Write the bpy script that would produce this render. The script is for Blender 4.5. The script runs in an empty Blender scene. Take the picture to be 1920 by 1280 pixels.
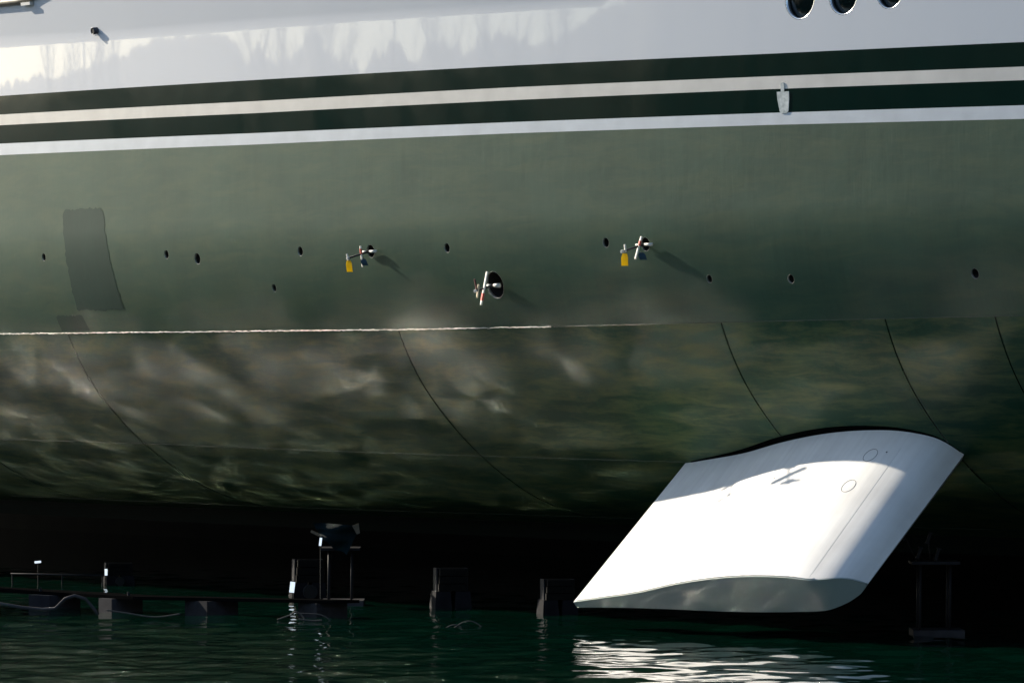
import bpy, bmesh, math, random
import numpy as np
from mathutils import Vector
from mathutils.geometry import delaunay_2d_cdt

random.seed(7)
rng = np.random.default_rng(11)
R = math.radians
scene = bpy.context.scene
col = scene.collection

# ------------------------------------------------------------------ camera, sky, sun, exposure
EYE = 3.0            # camera height in hull datum
WATER_Z = -0.16      # water level in hull datum
cam_d = bpy.data.cameras.new('camera')
cam = bpy.data.objects.new('camera', cam_d)
col.objects.link(cam)
cam.location = (0, 0, EYE)
cam_d.lens = 200.0
cam_d.sensor_width = 36.0
cam.rotation_euler = (R(90) + math.atan(60 / 10667), 0, 0)
cam_d.clip_start = 0.5
cam_d.clip_end = 3000
scene.camera = cam

SUN_AZ = 131.8       # degrees, counted from -Y towards -X
SUN_EL = 25.0
to_sun = Vector((-math.sin(R(SUN_AZ)) * math.cos(R(SUN_EL)), -math.cos(R(SUN_AZ)) * math.cos(R(SUN_EL)), math.sin(R(SUN_EL))))
sun_d = bpy.data.lights.new('sun', 'SUN')
sun_d.energy = 5.0
sun_d.angle = R(0.53)
sun_d.color = (1.0, 0.90, 0.74)
sun = bpy.data.objects.new('sun', sun_d)
col.objects.link(sun)
sun.rotation_euler = (-to_sun).to_track_quat('-Z', 'Y').to_euler()
sun.location = to_sun * 60

world = bpy.data.worlds.new('World')
scene.world = world
world.use_nodes = True
wn = world.node_tree.nodes
sky = wn.new('ShaderNodeTexSky')
sky.sky_type = 'NISHITA'
sky.sun_disc = False
sky.sun_elevation = R(SUN_EL)
sky.sun_rotation = math.atan2(to_sun.x, to_sun.y)
sky.air_density = 1.0
sky.dust_density = 0.6
world.node_tree.links.new(sky.outputs[0], wn['Background'].inputs[0])
wn['Background'].inputs[1].default_value = 0.11

scene.view_settings.view_transform = 'Standard'
scene.view_settings.look = 'None'
scene.view_settings.gamma = 1.0
scene.view_settings.use_curve_mapping = False
scene.view_settings.exposure = 0.84
cy = scene.cycles
cy.use_denoising = True
cy.denoiser = 'OPENIMAGEDENOISE'
cy.caustics_reflective = True
cy.caustics_refractive = False
cy.blur_glossy = 0.0
cy.max_bounces = 8
cy.diffuse_bounces = 4
cy.glossy_bounces = 5
cy.sample_clamp_indirect = 0.0
cy.use_adaptive_sampling = False
cy.use_guiding = True
cy.use_surface_guiding = True
cy.guiding_training_samples = 128

# ------------------------------------------------------------------ helpers
def nd(nt, t, **kw):
    n = nt.nodes.new(t)
    for k, v in kw.items():
        if k in n.inputs: n.inputs[k].default_value = v
        else: setattr(n, k, v)
    return n

def new_mat(name):
    m = bpy.data.materials.new(name); m.use_nodes = True
    return m, m.node_tree, m.node_tree.nodes['Principled BSDF'], m.node_tree.links

def paint(name, c1, c2=None, rough=0.5, scale=6.0, bump=0.0, metal=0.0, spec=0.5):
    m, nt, b, L = new_mat(name)
    tc = nd(nt, 'ShaderNodeTexCoord')
    nz = nd(nt, 'ShaderNodeTexNoise', Scale=scale, Detail=4.0)
    L.new(tc.outputs['Object'], nz.inputs['Vector'])
    cr = nd(nt, 'ShaderNodeValToRGB')
    c2 = c2 or tuple(x * 0.8 for x in c1)
    cr.color_ramp.elements[0].position = 0.3; cr.color_ramp.elements[0].color = (*c2, 1)
    cr.color_ramp.elements[1].position = 0.7; cr.color_ramp.elements[1].color = (*c1, 1)
    L.new(nz.outputs['Fac'], cr.inputs['Fac']); L.new(cr.outputs['Color'], b.inputs['Base Color'])
    b.inputs['Roughness'].default_value = rough
    b.inputs['Metallic'].default_value = metal
    b.inputs['Specular IOR Level'].default_value = spec
    if bump:
        bp = nd(nt, 'ShaderNodeBump', Strength=bump, Distance=0.01)
        L.new(nz.outputs['Fac'], bp.inputs['Height']); L.new(bp.outputs['Normal'], b.inputs['Normal'])
    return m

class MB:
    """collects simple shapes for ONE mesh object"""
    def __init__(s): s.v = []; s.f = []
    def add(s, vs, fs):
        o = len(s.v); s.v += [tuple(map(float, p)) for p in vs]; s.f += [tuple(o + i for i in f) for f in fs]; return s
    def box(s, c, d, ax=None):
        c = Vector(c); ax = ax or (Vector((1, 0, 0)), Vector((0, 1, 0)), Vector((0, 0, 1)))
        vs = [c + ax[0] * (d[0] / 2 * i) + ax[1] * (d[1] / 2 * j) + ax[2] * (d[2] / 2 * k) for i in (-1, 1) for j in (-1, 1) for k in (-1, 1)]
        return s.add(vs, [(0, 1, 3, 2), (4, 6, 7, 5), (0, 4, 5, 1), (2, 3, 7, 6), (0, 2, 6, 4), (1, 5, 7, 3)])
    def tube(s, pts, r, n=8, cap=True):
        pts = [Vector(p) for p in pts]; rs = r if isinstance(r, (list, tuple)) else [r] * len(pts)
        vs = []; fs = []
        ref = None
        for i, p in enumerate(pts):
            t = (pts[min(i + 1, len(pts) - 1)] - pts[max(i - 1, 0)]).normalized()
            if ref is None: ref = t.orthogonal().normalized()
            a = (ref - t * ref.dot(t)).normalized(); b = t.cross(a); ref = a
            for k in range(n):
                w = 2 * math.pi * k / n
                vs.append(p + (a * math.cos(w) + b * math.sin(w)) * rs[i])
        for i in range(len(pts) - 1):
            for k in range(n):
                fs.append((i * n + k, i * n + (k + 1) % n, (i + 1) * n + (k + 1) % n, (i + 1) * n + k))
        if cap: fs.append(tuple(range(n - 1, -1, -1))); fs.append(tuple((len(pts) - 1) * n + k for k in range(n)))
        return s.add(vs, fs)
    def frustum(s, c, lo, hi, h, ax):
        c = Vector(c); X, Y, Z = ax
        vs = [c + X * (lo[0] / 2 * i) + Y * (lo[1] / 2 * j) for i, j in ((-1, -1), (1, -1), (1, 1), (-1, 1))] + \
             [c + X * (hi[0] / 2 * i) + Y * (hi[1] / 2 * j) + Z * h for i, j in ((-1, -1), (1, -1), (1, 1), (-1, 1))]
        return s.add(vs, [(3, 2, 1, 0), (4, 5, 6, 7), (0, 1, 5, 4), (1, 2, 6, 5), (2, 3, 7, 6), (3, 0, 4, 7)])
    def build(s, name, mat, parent=None, smooth=False, normals=None, uv=None, mw=None):
        me = bpy.data.meshes.new(name); me.from_pydata(s.v, [], s.f); me.update()
        return link(name, me, mat, parent, smooth, normals, uv)

def link(name, me, mat, parent=None, smooth=False, normals=None, uv=None):
    if smooth: me.polygons.foreach_set('use_smooth', [True] * len(me.polygons))
    if uv is not None:
        lay = me.uv_layers.new(name='uv')
        idx = np.empty(len(me.loops), dtype=np.int32); me.loops.foreach_get('vertex_index', idx)
        lay.data.foreach_set('uv', np.asarray(uv, dtype=np.float32)[idx].ravel())
    if normals is not None: me.normals_split_custom_set_from_vertices([tuple(n) for n in normals])
    o = bpy.data.objects.new(name, me); me.materials.append(mat); col.objects.link(o)
    if parent is not None:
        o.parent = parent
        l = parent.location
        p = parent.parent
        while p is not None: l = l + p.location; p = p.parent
        if any(abs(x) > 1e-9 for x in l): me.transform(__import__('mathutils').Matrix.Translation(-l))
    return o

def thing(name, label, cat, loc, group=None):
    o = bpy.data.objects.new(name, None); col.objects.link(o); o.location = loc
    o.empty_display_size = 0.3
    o['label'] = label; o['category'] = cat
    if group: o['group'] = group
    return o

def tag(o, label, cat, group=None, kind=None):
    o['label'] = label; o['category'] = cat
    if group: o['group'] = group
    if kind: o['kind'] = kind
    return o

def bridge(nu, nv):
    i, j = np.meshgrid(np.arange(nu - 1), np.arange(nv - 1), indexing='ij')
    a = (i * nv + j).ravel()
    return np.column_stack([a, a + nv, a + nv + 1, a + 1])

# ------------------------------------------------------------------ the hull's own shape: u runs along the side towards the bow, z is height
TH0, KC = R(52), 0.0087
_U = np.linspace(-90, 70, 16001)
def theta(u): return TH0 - KC * np.clip(np.asarray(u, float), -14, 60)
_cx, _cy = np.cos(theta(_U)), -np.sin(theta(_U))
_X = np.concatenate([[0], np.cumsum((_cx[1:] + _cx[:-1]) / 2 * np.diff(_U))])
_Y = np.concatenate([[0], np.cumsum((_cy[1:] + _cy[:-1]) / 2 * np.diff(_U))])
_i0 = int(np.argmin(np.abs(_U))); _X -= _X[_i0]; _Y += 72.0 - _Y[_i0]
# tilt of the plating from the vertical, by height
_zt = [0.9, 0.95, 1.05, 1.2, 1.5, 1.99, 2.24, 2.7, 3.135, 3.675, 4.485, 5.02, 7.0, 12]
_pt = np.radians([86, 84, 80, 72, 60, 51, 47, 40, 30, 20, 10, 1, 0, 0])
_Z = np.linspace(0.9, 12, 11101)
_tn = np.tan(np.interp(_Z, _zt, _pt))
_O = np.concatenate([[0], np.cumsum((_tn[1:] + _tn[:-1]) / 2 * np.diff(_Z))]); _O = np.interp(6.0, _Z, _O) - _O
_sc = 1 / np.cos(np.interp(_Z, _zt, _pt)); _S = np.concatenate([[0], np.cumsum((_sc[1:] + _sc[:-1]) / 2 * np.diff(_Z))])

LINES = {   # (u, z) of the painted edges, chine knuckle and long seams
 'knuckle_top': [(-60, 7.95), (-13.06, 7.87), (-9.03, 7.774), (-5.52, 7.743), (-2.39, 7.69), (0.0, 7.65), (1.5, 7.66), (4, 7.92), (8, 8.0), (50, 8.3)],
 'e1': [(-60, 7.5), (-13.06, 7.033), (-5.785, 6.952), (0.006, 6.894), (4.862, 6.831), (9.07, 6.789), (50, 6.5)],
 'e2': [(-60, 7.2), (-13.06, 6.761), (-5.786, 6.666), (0.005, 6.618), (4.861, 6.56), (9.07, 6.508), (50, 6.2)],
 'e3': [(-60, 7.0), (-13.06, 6.606), (-5.786, 6.505), (0.004, 6.456), (4.861, 6.406), (9.07, 6.353), (50, 6.0)],
 'e4': [(-60, 6.7), (-13.06, 6.339), (-5.789, 6.236), (0.002, 6.179), (4.859, 6.122), (9.07, 6.066), (50, 5.8)],
 'e5': [(-60, 6.5), (-13.06, 6.172), (-5.79, 6.083), (0.0, 6.037), (4.857, 5.978), (9.07, 5.91), (50, 5.6)],
 'kn': [(-60, 3.58), (-13.72, 3.579), (-7.83, 3.574), (-2.97, 3.572), (0.42, 3.59), (4.63, 3.63), (8.64, 3.664), (50, 3.7)],
 'la': [(-60, 2.03), (-16.25, 2.005), (-11.08, 1.987), (-5.4, 1.928), (1.44, 1.881), (50, 1.8)],
 'lb': [(-60, 1.06), (-11.67, 1.06), (-8.34, 1.063), (-4.77, 1.078), (-1.73, 1.08), (50, 1.08)],
 'bottom': [(-60, 0.95), (50, 0.95)],
 'rail': [(-60, 9.4), (50, 9.4)],
}
def line(name, u):
    a = LINES[name]; return np.interp(u, [p[0] for p in a], [p[1] for p in a])
def off(u, z):
    o = np.interp(z, _Z, _O)
    return o - np.tan(R(7)) * np.clip(np.asarray(z) - line('knuckle_top', u), 0, None)
def H(u, z, d=0.0):
    """point on the shell, pushed d metres outwards"""
    u = np.asarray(u, float); z = np.asarray(z, float)
    o = off(u, z); t = theta(u)
    p = np.stack([np.interp(u, _U, _X) + o * np.sin(t), np.interp(u, _U, _Y) + o * np.cos(t), z], -1)
    if np.any(np.asarray(d) != 0): p = p + Hn(u, z) * np.asarray(d)[..., None]
    return p
def Hn(u, z):
    e = 2e-3
    a = H(u + e, z) - H(u - e, z)
    zz = np.clip(z, 0.905, 11.9); b = H(u, zz + e) - H(u, zz - e)
    n = np.cross(a, b); n /= np.linalg.norm(n, axis=-1, keepdims=True)
    s = np.sign(np.sum(n * np.stack([-np.sin(theta(u)), -np.cos(theta(u)), 0 * theta(u)], -1), -1, keepdims=True))
    return n * np.where(s == 0, 1, s)
def Hs(z): return np.interp(z, _Z, _S)
def frame(u, z):
    n = Vector(Hn(np.array(float(u)), np.array(float(z)))); t = float(theta(u)); T = Vector((math.cos(t), -math.sin(t), 0))
    return Vector(H(float(u), float(z))), T, n, T.cross(n).normalized() * (1 if T.cross(n).z > 0 else -1)

U_ALL = np.unique(np.round(np.concatenate([np.linspace(-60, -22, 12), np.arange(-22, 13.01, 0.2), np.linspace(14, 46, 12)]), 4))

def plate(name, mat, lo, hi, u0, u1, parent, nv=None, gl=0.0, gu=0.0, ga=0.0, gb=0.0, d=0.0):
    us = U_ALL[(U_ALL > u0 + ga + 1e-6) & (U_ALL < u1 - gb - 1e-6)]
    us = np.concatenate([[u0 + ga], us, [u1 - gb]])
    zl, zu = line(lo, us) + gl, line(hi, us) - gu
    nv = nv or max(3, int(math.ceil(np.max(zu - zl) / 0.06)) + 1)
    v = np.linspace(0, 1, nv)
    UU = np.repeat(us[:, None], nv, 1); ZZ = zl[:, None] + (zu - zl)[:, None] * v[None]
    P = H(UU, ZZ, d).reshape(-1, 3); N = Hn(UU, ZZ).reshape(-1, 3)
    uv = np.stack([UU, Hs(ZZ)], -1).reshape(-1, 2)
    me = bpy.data.meshes.new(name); me.from_pydata(P.tolist(), [], bridge(len(us), nv).tolist()); me.update()
    return link(name, me, mat, parent, True, N, uv)

def holed_plate(name, mat, lo, hi, u0, u1, holes, parent, step=0.2):
    """a plate with real round openings cut into it; holes = (u, z, radius)"""
    us = U_ALL[(U_ALL > u0) & (U_ALL < u1)]; us = np.concatenate([[u0], us, [u1]])
    outer = [(u, float(line(lo, u))) for u in us] + [(u, float(line(hi, u))) for u in us[::-1]]
    pts = [Vector((float(a), float(b))) for a, b in outer]; n = len(pts)
    edges = [(i, (i + 1) % n) for i in range(n)]
    cen = []
    for (u, z, r) in holes:
        sc = math.cos(float(np.interp(z, _zt, _pt)))
        m = 24; o = len(pts)
        for rr in (1.0, 1.5):
            if rr > 1.0:
                pts += [Vector((u + r * rr * math.cos(2 * math.pi * k / m), z + r * rr * sc * math.sin(2 * math.pi * k / m))) for k in range(m)]
            else:
                pts += [Vector((u + r * math.cos(2 * math.pi * k / m), z + r * sc * math.sin(2 * math.pi * k / m))) for k in range(m)]
                edges += [(o + k, o + (k + 1) % m) for k in range(m)]
        cen.append((u, z, r, sc))
    for u in us[1:-1]:
        if u < -21 or u > 13: zs = np.linspace(float(line(lo, u)), float(line(hi, u)), 6)[1:-1]
        else: zs = np.arange(float(line(lo, u)) + 0.07, float(line(hi, u)) - 0.05, 0.12)
        for z in zs:
            if all(((u - a) ** 2 + ((z - b) / s) ** 2) ** .5 > r * 1.7 for a, b, r, s in cen): pts.append(Vector((float(u), float(z))))
    v2, e2, f2 = delaunay_2d_cdt(pts, edges, [], 0, 1e-6, False)[:3]
    v2 = np.array([tuple(p) for p in v2]); fs = []
    for f in f2:
        c = v2[list(f)].mean(0)
        if c[1] < line(lo, c[0]) or c[1] > line(hi, c[0]): continue
        if any((((c[0] - a) ** 2 + ((c[1] - b) / s) ** 2) ** .5) < r * 0.999 for a, b, r, s in cen): continue
        fs.append(tuple(f))
    P = H(v2[:, 0], v2[:, 1]); N = Hn(v2[:, 0], v2[:, 1]); uv = np.stack([v2[:, 0], Hs(v2[:, 1])], -1)
    f0 = fs[0]; nn = np.cross(P[f0[1]] - P[f0[0]], P[f0[2]] - P[f0[0]])
    if np.dot(nn, N[f0[0]]) < 0: fs = [f[::-1] for f in fs]
    me = bpy.data.meshes.new(name); me.from_pydata(P.tolist(), [], fs); me.update()
    return link(name, me, mat, parent, True, N, uv)

# ------------------------------------------------------------------ materials
def hull_white():
    m, nt, b, L = new_mat('gloss_white_topside_paint')
    uv = nd(nt, 'ShaderNodeUVMap', uv_map='uv')
    nz = nd(nt, 'ShaderNodeTexNoise', Scale=0.9, Detail=3.0)
    L.new(uv.outputs[0], nz.inputs['Vector'])
    cr = nd(nt, 'ShaderNodeValToRGB'); cr.color_ramp.elements[0].color = (.71, .73, .77, 1); cr.color_ramp.elements[1].color = (.745, .76, .79, 1)
    L.new(nz.outputs['Fac'], cr.inputs['Fac']); L.new(cr.outputs[0], b.inputs['Base Color'])
    b.inputs['Roughness'].default_value = 0.02
    n2 = nd(nt, 'ShaderNodeTexNoise', Scale=0.7, Detail=2.0)
    L.new(uv.outputs[0], n2.inputs['Vector'])
    bp = nd(nt, 'ShaderNodeBump', Strength=0.05, Distance=0.01); L.new(n2.outputs['Fac'], bp.inputs['Height']); L.new(bp.outputs[0], b.inputs['Normal'])
    return m

def hull_stripe(name, c, rough):
    m, nt, b, L = new_mat(name)
    uv = nd(nt, 'ShaderNodeUVMap', uv_map='uv')
    nz = nd(nt, 'ShaderNodeTexNoise', Scale=2.5, Detail=5.0); L.new(uv.outputs[0], nz.inputs['Vector'])
    cr = nd(nt, 'ShaderNodeValToRGB'); cr.color_ramp.elements[0].position = .3; cr.color_ramp.elements[1].position = .7
    cr.color_ramp.elements[0].color = (*[x * .85 for x in c], 1); cr.color_ramp.elements[1].color = (*c, 1)
    L.new(nz.outputs['Fac'], cr.inputs['Fac']); L.new(cr.outputs[0], b.inputs['Base Color'])
    b.inputs['Roughness'].default_value = rough
    n2 = nd(nt, 'ShaderNodeTexNoise', Scale=1.2, Detail=2.0); L.new(uv.outputs[0], n2.inputs['Vector'])
    bp = nd(nt, 'ShaderNodeBump', Strength=0.15, Distance=0.01); L.new(n2.outputs['Fac'], bp.inputs['Height']); L.new(bp.outputs[0], b.inputs['Normal'])
    return m

def antifouling(name, c1, c2, rough=0.5, ripple_light=None, spec=.35, amount=1.0, fs=1.0):
    m, nt, b, L = new_mat(name)
    uv = nd(nt, 'ShaderNodeUVMap', uv_map='uv')
    # brushed streaks run down the frames: noise squeezed along the length, drawn out along the girth
    mp = nd(nt, 'ShaderNodeMapping'); mp.inputs['Scale'].default_value = (14, 0.7, 1); L.new(uv.outputs[0], mp.inputs[0])
    st = nd(nt, 'ShaderNodeTexNoise', Scale=1.0, Detail=6.0, Roughness=0.65); L.new(mp.outputs[0], st.inputs['Vector'])
    bl = nd(nt, 'ShaderNodeTexNoise', Scale=0.8, Detail=4.0, Roughness=0.6); L.new(uv.outputs[0], bl.inputs['Vector'])
    mx = nd(nt, 'ShaderNodeMath', operation='ADD'); mx.use_clamp = True
    s1 = nd(nt, 'ShaderNodeMath', operation='MULTIPLY'); s1.inputs[1].default_value = 0.45; L.new(st.outputs['Fac'], s1.inputs[0])
    s2 = nd(nt, 'ShaderNodeMath', operation='MULTIPLY'); s2.inputs[1].default_value = 0.55; L.new(bl.outputs['Fac'], s2.inputs[0])
    L.new(s1.outputs[0], mx.inputs[0]); L.new(s2.outputs[0], mx.inputs[1])
    cr = nd(nt, 'ShaderNodeValToRGB'); cr.color_ramp.elements[0].position = .36; cr.color_ramp.elements[1].position = .64
    cr.color_ramp.elements[0].color = (*c2, 1); cr.color_ramp.elements[1].color = (*c1, 1)
    L.new(mx.outputs[0], cr.inputs['Fac']); colour = cr.outputs[0]
    if ripple_light:     # ripple light off the water painted in as slanting pale wisps
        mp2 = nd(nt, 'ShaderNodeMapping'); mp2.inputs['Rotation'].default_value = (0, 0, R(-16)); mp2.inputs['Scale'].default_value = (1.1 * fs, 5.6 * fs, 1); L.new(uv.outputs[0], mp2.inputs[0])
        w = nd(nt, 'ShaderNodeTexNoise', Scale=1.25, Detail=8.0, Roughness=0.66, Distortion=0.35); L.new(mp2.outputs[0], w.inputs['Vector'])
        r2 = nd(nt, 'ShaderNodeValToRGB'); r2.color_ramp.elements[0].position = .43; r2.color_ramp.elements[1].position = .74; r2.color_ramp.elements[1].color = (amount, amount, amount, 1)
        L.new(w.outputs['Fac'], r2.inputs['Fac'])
        mixn = nd(nt, 'ShaderNodeMix', data_type='RGBA'); L.new(r2.outputs[0], mixn.inputs['Factor']); L.new(colour, mixn.inputs['A']); mixn.inputs['B'].default_value = (*ripple_light, 1)
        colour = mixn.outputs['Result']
    L.new(colour, b.inputs['Base Color'])
    rr = nd(nt, 'ShaderNodeMapRange'); rr.inputs['To Min'].default_value = rough - .06; rr.inputs['To Max'].default_value = rough + .08
    L.new(mx.outputs[0], rr.inputs['Value']); L.new(rr.outputs[0], b.inputs['Roughness'])
    b.inputs['Specular IOR Level'].default_value = spec
    fine = nd(nt, 'ShaderNodeMapping'); fine.inputs['Scale'].default_value = (40, 3, 1); L.new(uv.outputs[0], fine.inputs[0])
    fn = nd(nt, 'ShaderNodeTexNoise', Scale=1.0, Detail=4.0); L.new(fine.outputs[0], fn.inputs['Vector'])
    bp = nd(nt, 'ShaderNodeBump', Strength=0.12, Distance=0.005); L.new(fn.outputs['Fac'], bp.inputs['Height'])
    bp2 = nd(nt, 'ShaderNodeBump', Strength=0.3, Distance=0.02); L.new(bl.outputs['Fac'], bp2.inputs['Height']); L.new(bp.outputs[0], bp2.inputs['Normal'])
    L.new(bp2.outputs[0], b.inputs['Normal'])
    return m

M = {}
M['white'] = hull_white()
M['green_gloss'] = hull_stripe('dark_green_stripe_paint', (.004, .018, .014), .05)
M['white_stripe'] = hull_stripe('warm_white_stripe_paint', (.72, .69, .64), .35)
M['cool_white'] = hull_stripe('cool_white_stripe_paint', (.66, .70, .74), .4)
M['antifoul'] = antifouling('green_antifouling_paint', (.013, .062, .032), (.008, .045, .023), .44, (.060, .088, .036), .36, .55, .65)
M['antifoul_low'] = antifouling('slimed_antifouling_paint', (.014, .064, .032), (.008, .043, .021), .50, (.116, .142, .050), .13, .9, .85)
M['antifoul_old'] = antifouling('dull_green_touch_up_paint', (.013, .046, .032), (.008, .032, .022), .48, None, .18)
M['black'] = paint('dark_hole_lining', (.006, .006, .006), rough=.8)
M['seam'] = paint('dark_seam_filler', (.006, .012, .010), rough=.8)
M['bare_metal'] = paint('worn_metal_edge', (.42, .42, .38), (.10, .14, .11), rough=.5, scale=30)
def fin_paint():
    m, nt, b, L = new_mat('matt_white_fin_paint')
    uv = nd(nt, 'ShaderNodeUVMap', uv_map='uv')
    mp = nd(nt, 'ShaderNodeMapping'); mp.inputs['Scale'].default_value = (9, .35, 1); L.new(uv.outputs[0], mp.inputs[0])
    a = nd(nt, 'ShaderNodeTexNoise', Scale=1.0, Detail=6.0, Roughness=.6); L.new(mp.outputs[0], a.inputs['Vector'])
    c = nd(nt, 'ShaderNodeTexNoise', Scale=2.2, Detail=5.0); L.new(uv.outputs[0], c.inputs['Vector'])
    ad = nd(nt, 'ShaderNodeMath', operation='ADD'); L.new(a.outputs['Fac'], ad.inputs[0]); L.new(c.outputs['Fac'], ad.inputs[1])
    cr = nd(nt, 'ShaderNodeValToRGB'); cr.color_ramp.elements[0].position = .35; cr.color_ramp.elements[1].position = .62
    cr.color_ramp.elements[0].color = (.67, .655, .63, 1); cr.color_ramp.elements[1].color = (.80, .79, .765, 1)
    hf = nd(nt, 'ShaderNodeMath', operation='MULTIPLY'); hf.inputs[1].default_value = .5; L.new(ad.outputs[0], hf.inputs[0])
    L.new(hf.outputs[0], cr.inputs['Fac']); L.new(cr.outputs[0], b.inputs['Base Color'])
    b.inputs['Roughness'].default_value = .5
    bp = nd(nt, 'ShaderNodeBump', Strength=.15, Distance=.01); L.new(a.outputs['Fac'], bp.inputs['Height']); L.new(bp.outputs[0], b.inputs['Normal'])
    return m
M['fin'] = fin_paint()

# ------------------------------------------------------------------ water
def water_mesh():
    def axis(lo, a, b, hi, st):
        f = np.arange(a, b + st / 2, st)
        def grow(d, lim):
            x, s, out = 0.0, st * 1.6, []
            while x < lim: x += s; s *= 1.35; out.append(x)
            return np.array(out)
        l = a - grow(-1, a - lo)[::-1]; r = b + grow(1, hi - b)
        return np.concatenate([l, f, r])
    xs = axis(-900, -26, 15, 900, 0.075); ys = axis(-500, 44, 92, 1200, 0.075)
    X, Y = np.meshgrid(xs, ys, indexing='ij')
    Zw = np.zeros_like(X)
    n = 70
    for i in range(n):
        lam = 0.32 * (1.9 / 0.32) ** rng.random()
        a = rng.normal(R(200), R(48)); k = 2 * math.pi / lam
        amp = 0.0078 * lam / math.sqrt(n) * 1.4
        ph = rng.random() * 6.283
        Zw += amp * np.sin(k * (X * math.cos(a) + Y * math.sin(a)) + ph + 0.5 * np.sin(0.7 * X * math.sin(a) - 0.6 * Y * math.cos(a) + ph))
    fade = np.clip(np.minimum(np.minimum(X + 28, 17 - X), np.minimum(Y - 42, 94 - Y)) / 3, 0, 1)
    Zw *= fade
    P = np.stack([X, Y, Zw + WATER_Z], -1).reshape(-1, 3).astype(np.float32)
    F = bridge(len(xs), len(ys)).astype(np.int32)
    me = bpy.data.meshes.new('water')
    me.vertices.add(len(P)); me.vertices.foreach_set('co', P.ravel())
    me.loops.add(F.size); me.loops.foreach_set('vertex_index', F.ravel())
    me.polygons.add(len(F)); me.polygons.foreach_set('loop_start', np.arange(0, F.size, 4, dtype=np.int32))
    me.polygons.foreach_set('use_smooth', np.ones(len(F), dtype=bool))
    me.update(calc_edges=True)
    m, nt, b, L = new_mat('green_harbour_water')
    b.inputs['Base Color'].default_value = (.0004, .012, .0072, 1)
    b.inputs['Roughness'].default_value = 0.046
    b.inputs['IOR'].default_value = 1.333
    tc = nd(nt, 'ShaderNodeTexCoord')
    nz = nd(nt, 'ShaderNodeTexNoise', Scale=7.0, Detail=3.0); L.new(tc.outputs['Object'], nz.inputs['Vector'])
    bp = nd(nt, 'ShaderNodeBump', Strength=0.05, Distance=0.02); L.new(nz.outputs['Fac'], bp.inputs['Height']); L.new(bp.outputs[0], b.inputs['Normal'])
    return link('water', me, m)
water = water_mesh(); water['kind'] = 'structure'

# ------------------------------------------------------------------ far shore (seen in the gloss of the topsides)
def hills():
    az = np.unique(np.round(np.concatenate([np.arange(0, 361, 2.0), np.arange(84, 128, 0.12)]), 3))
    hgt = np.interp(az, [0, 40, 75, 85, 97, 99.6, 100.2, 101.5, 103, 104.3, 105.5, 106.5, 107.3, 108, 109, 110, 110.8, 111.7, 112.2, 112.8, 113.2, 113.6, 114.8, 115.9, 116.8, 117.7, 119, 119.9, 122, 127, 135, 160, 200, 260, 320, 360],
                        [10, 12, 10, 7.5, 5.6, 5.0, 3.9, 3.6, 3.25, 3.5, 3.2, 3.4, 3.05, 3.35, 3.0, 3.1, 3.5, 3.1, 3.05, 3.3, 3.05, 3.34, 3.46, 3.40, 3.36, 3.17, 3.05, 2.95, 2.85, 2.5, 2.0, 1.6, 2.2, 4.0, 9.0, 10])  # raised behind the camera to cut sky light on the hull
    hgt = hgt + np.where((az > 98) & (az < 112), .06, .04) * rng.standard_normal(len(az)); hgt[-1] = hgt[0]
    rows = []
    for r, f in ((250, -0.02), (262, 0.25), (300, 0.7), (340, 1.0), (420, 0.9), (700, 0.6)):
        e = (np.tan(np.radians(hgt)) * 340 + 7.4) * f
        rows.append(np.stack([-np.sin(np.radians(az)) * r, 72 - np.cos(np.radians(az)) * r, e + WATER_Z - (0.6 if f < 0 else 0)], -1))
    P = np.stack(rows, 1).reshape(-1, 3)
    me = bpy.data.meshes.new('hills'); me.from_pydata(P.tolist(), [], bridge(len(az), len(rows)).tolist()); me.update()
    return link('hills', me, paint('dry_hillside', (.10, .08, .042), (.03, .036, .017), rough=.95, scale=.05), None, True)
hl = hills(); hl['kind'] = 'structure'

def tree_line():
    mb = MB(); rt = random.Random(5)
    def limb(p, d, ln, r, lvl):
        pts = [p]; q = p.copy(); dd = d.copy()
        for _ in range(3):
            dd = (dd + Vector((rt.gauss(0, .12), rt.gauss(0, .12), rt.gauss(.03, .08)))).normalized(); q = q + dd * ln / 3; pts.append(q.copy())
        mb.tube(pts, [r, r * .85, r * .7, r * .5], 4, False)
        if lvl == 0: return
        for k in range(4):
            b = pts[1 + k % 3]; side = Vector((rt.gauss(0, 1), rt.gauss(0, 1), rt.gauss(.6, .5))).normalized()
            limb(b, (dd * .8 + side * .8).normalized(), ln * rt.uniform(.5, .72), r * .5, lvl - 1)
    for az, h in ((121.2, 18), (119.1, 24), (118.6, 19), (112.4, 27), (111.8, 22), (110.9, 24), (109.6, 20), (108.2, 24), (106.9, 19), (105.8, 23), (104.4, 22), (102.8, 24)):
        r = rt.uniform(318, 336); b = Vector((-math.sin(R(az)) * r, 72 - math.cos(R(az)) * r, 9))
        limb(b, Vector((0, 0, 1)), h * .62, .55, 4)
    return mb.build('tree_line', paint('bare_bark', (.07, .06, .045), (.04, .035, .03), rough=.9, scale=.5))
tl = tree_line(); tl['kind'] = 'stuff'

# ------------------------------------------------------------------ yacht
yacht = thing('yacht', 'large white and dark green yacht hull out of the water above the dock', 'yacht', (0, 72, WATER_Z))
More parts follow.
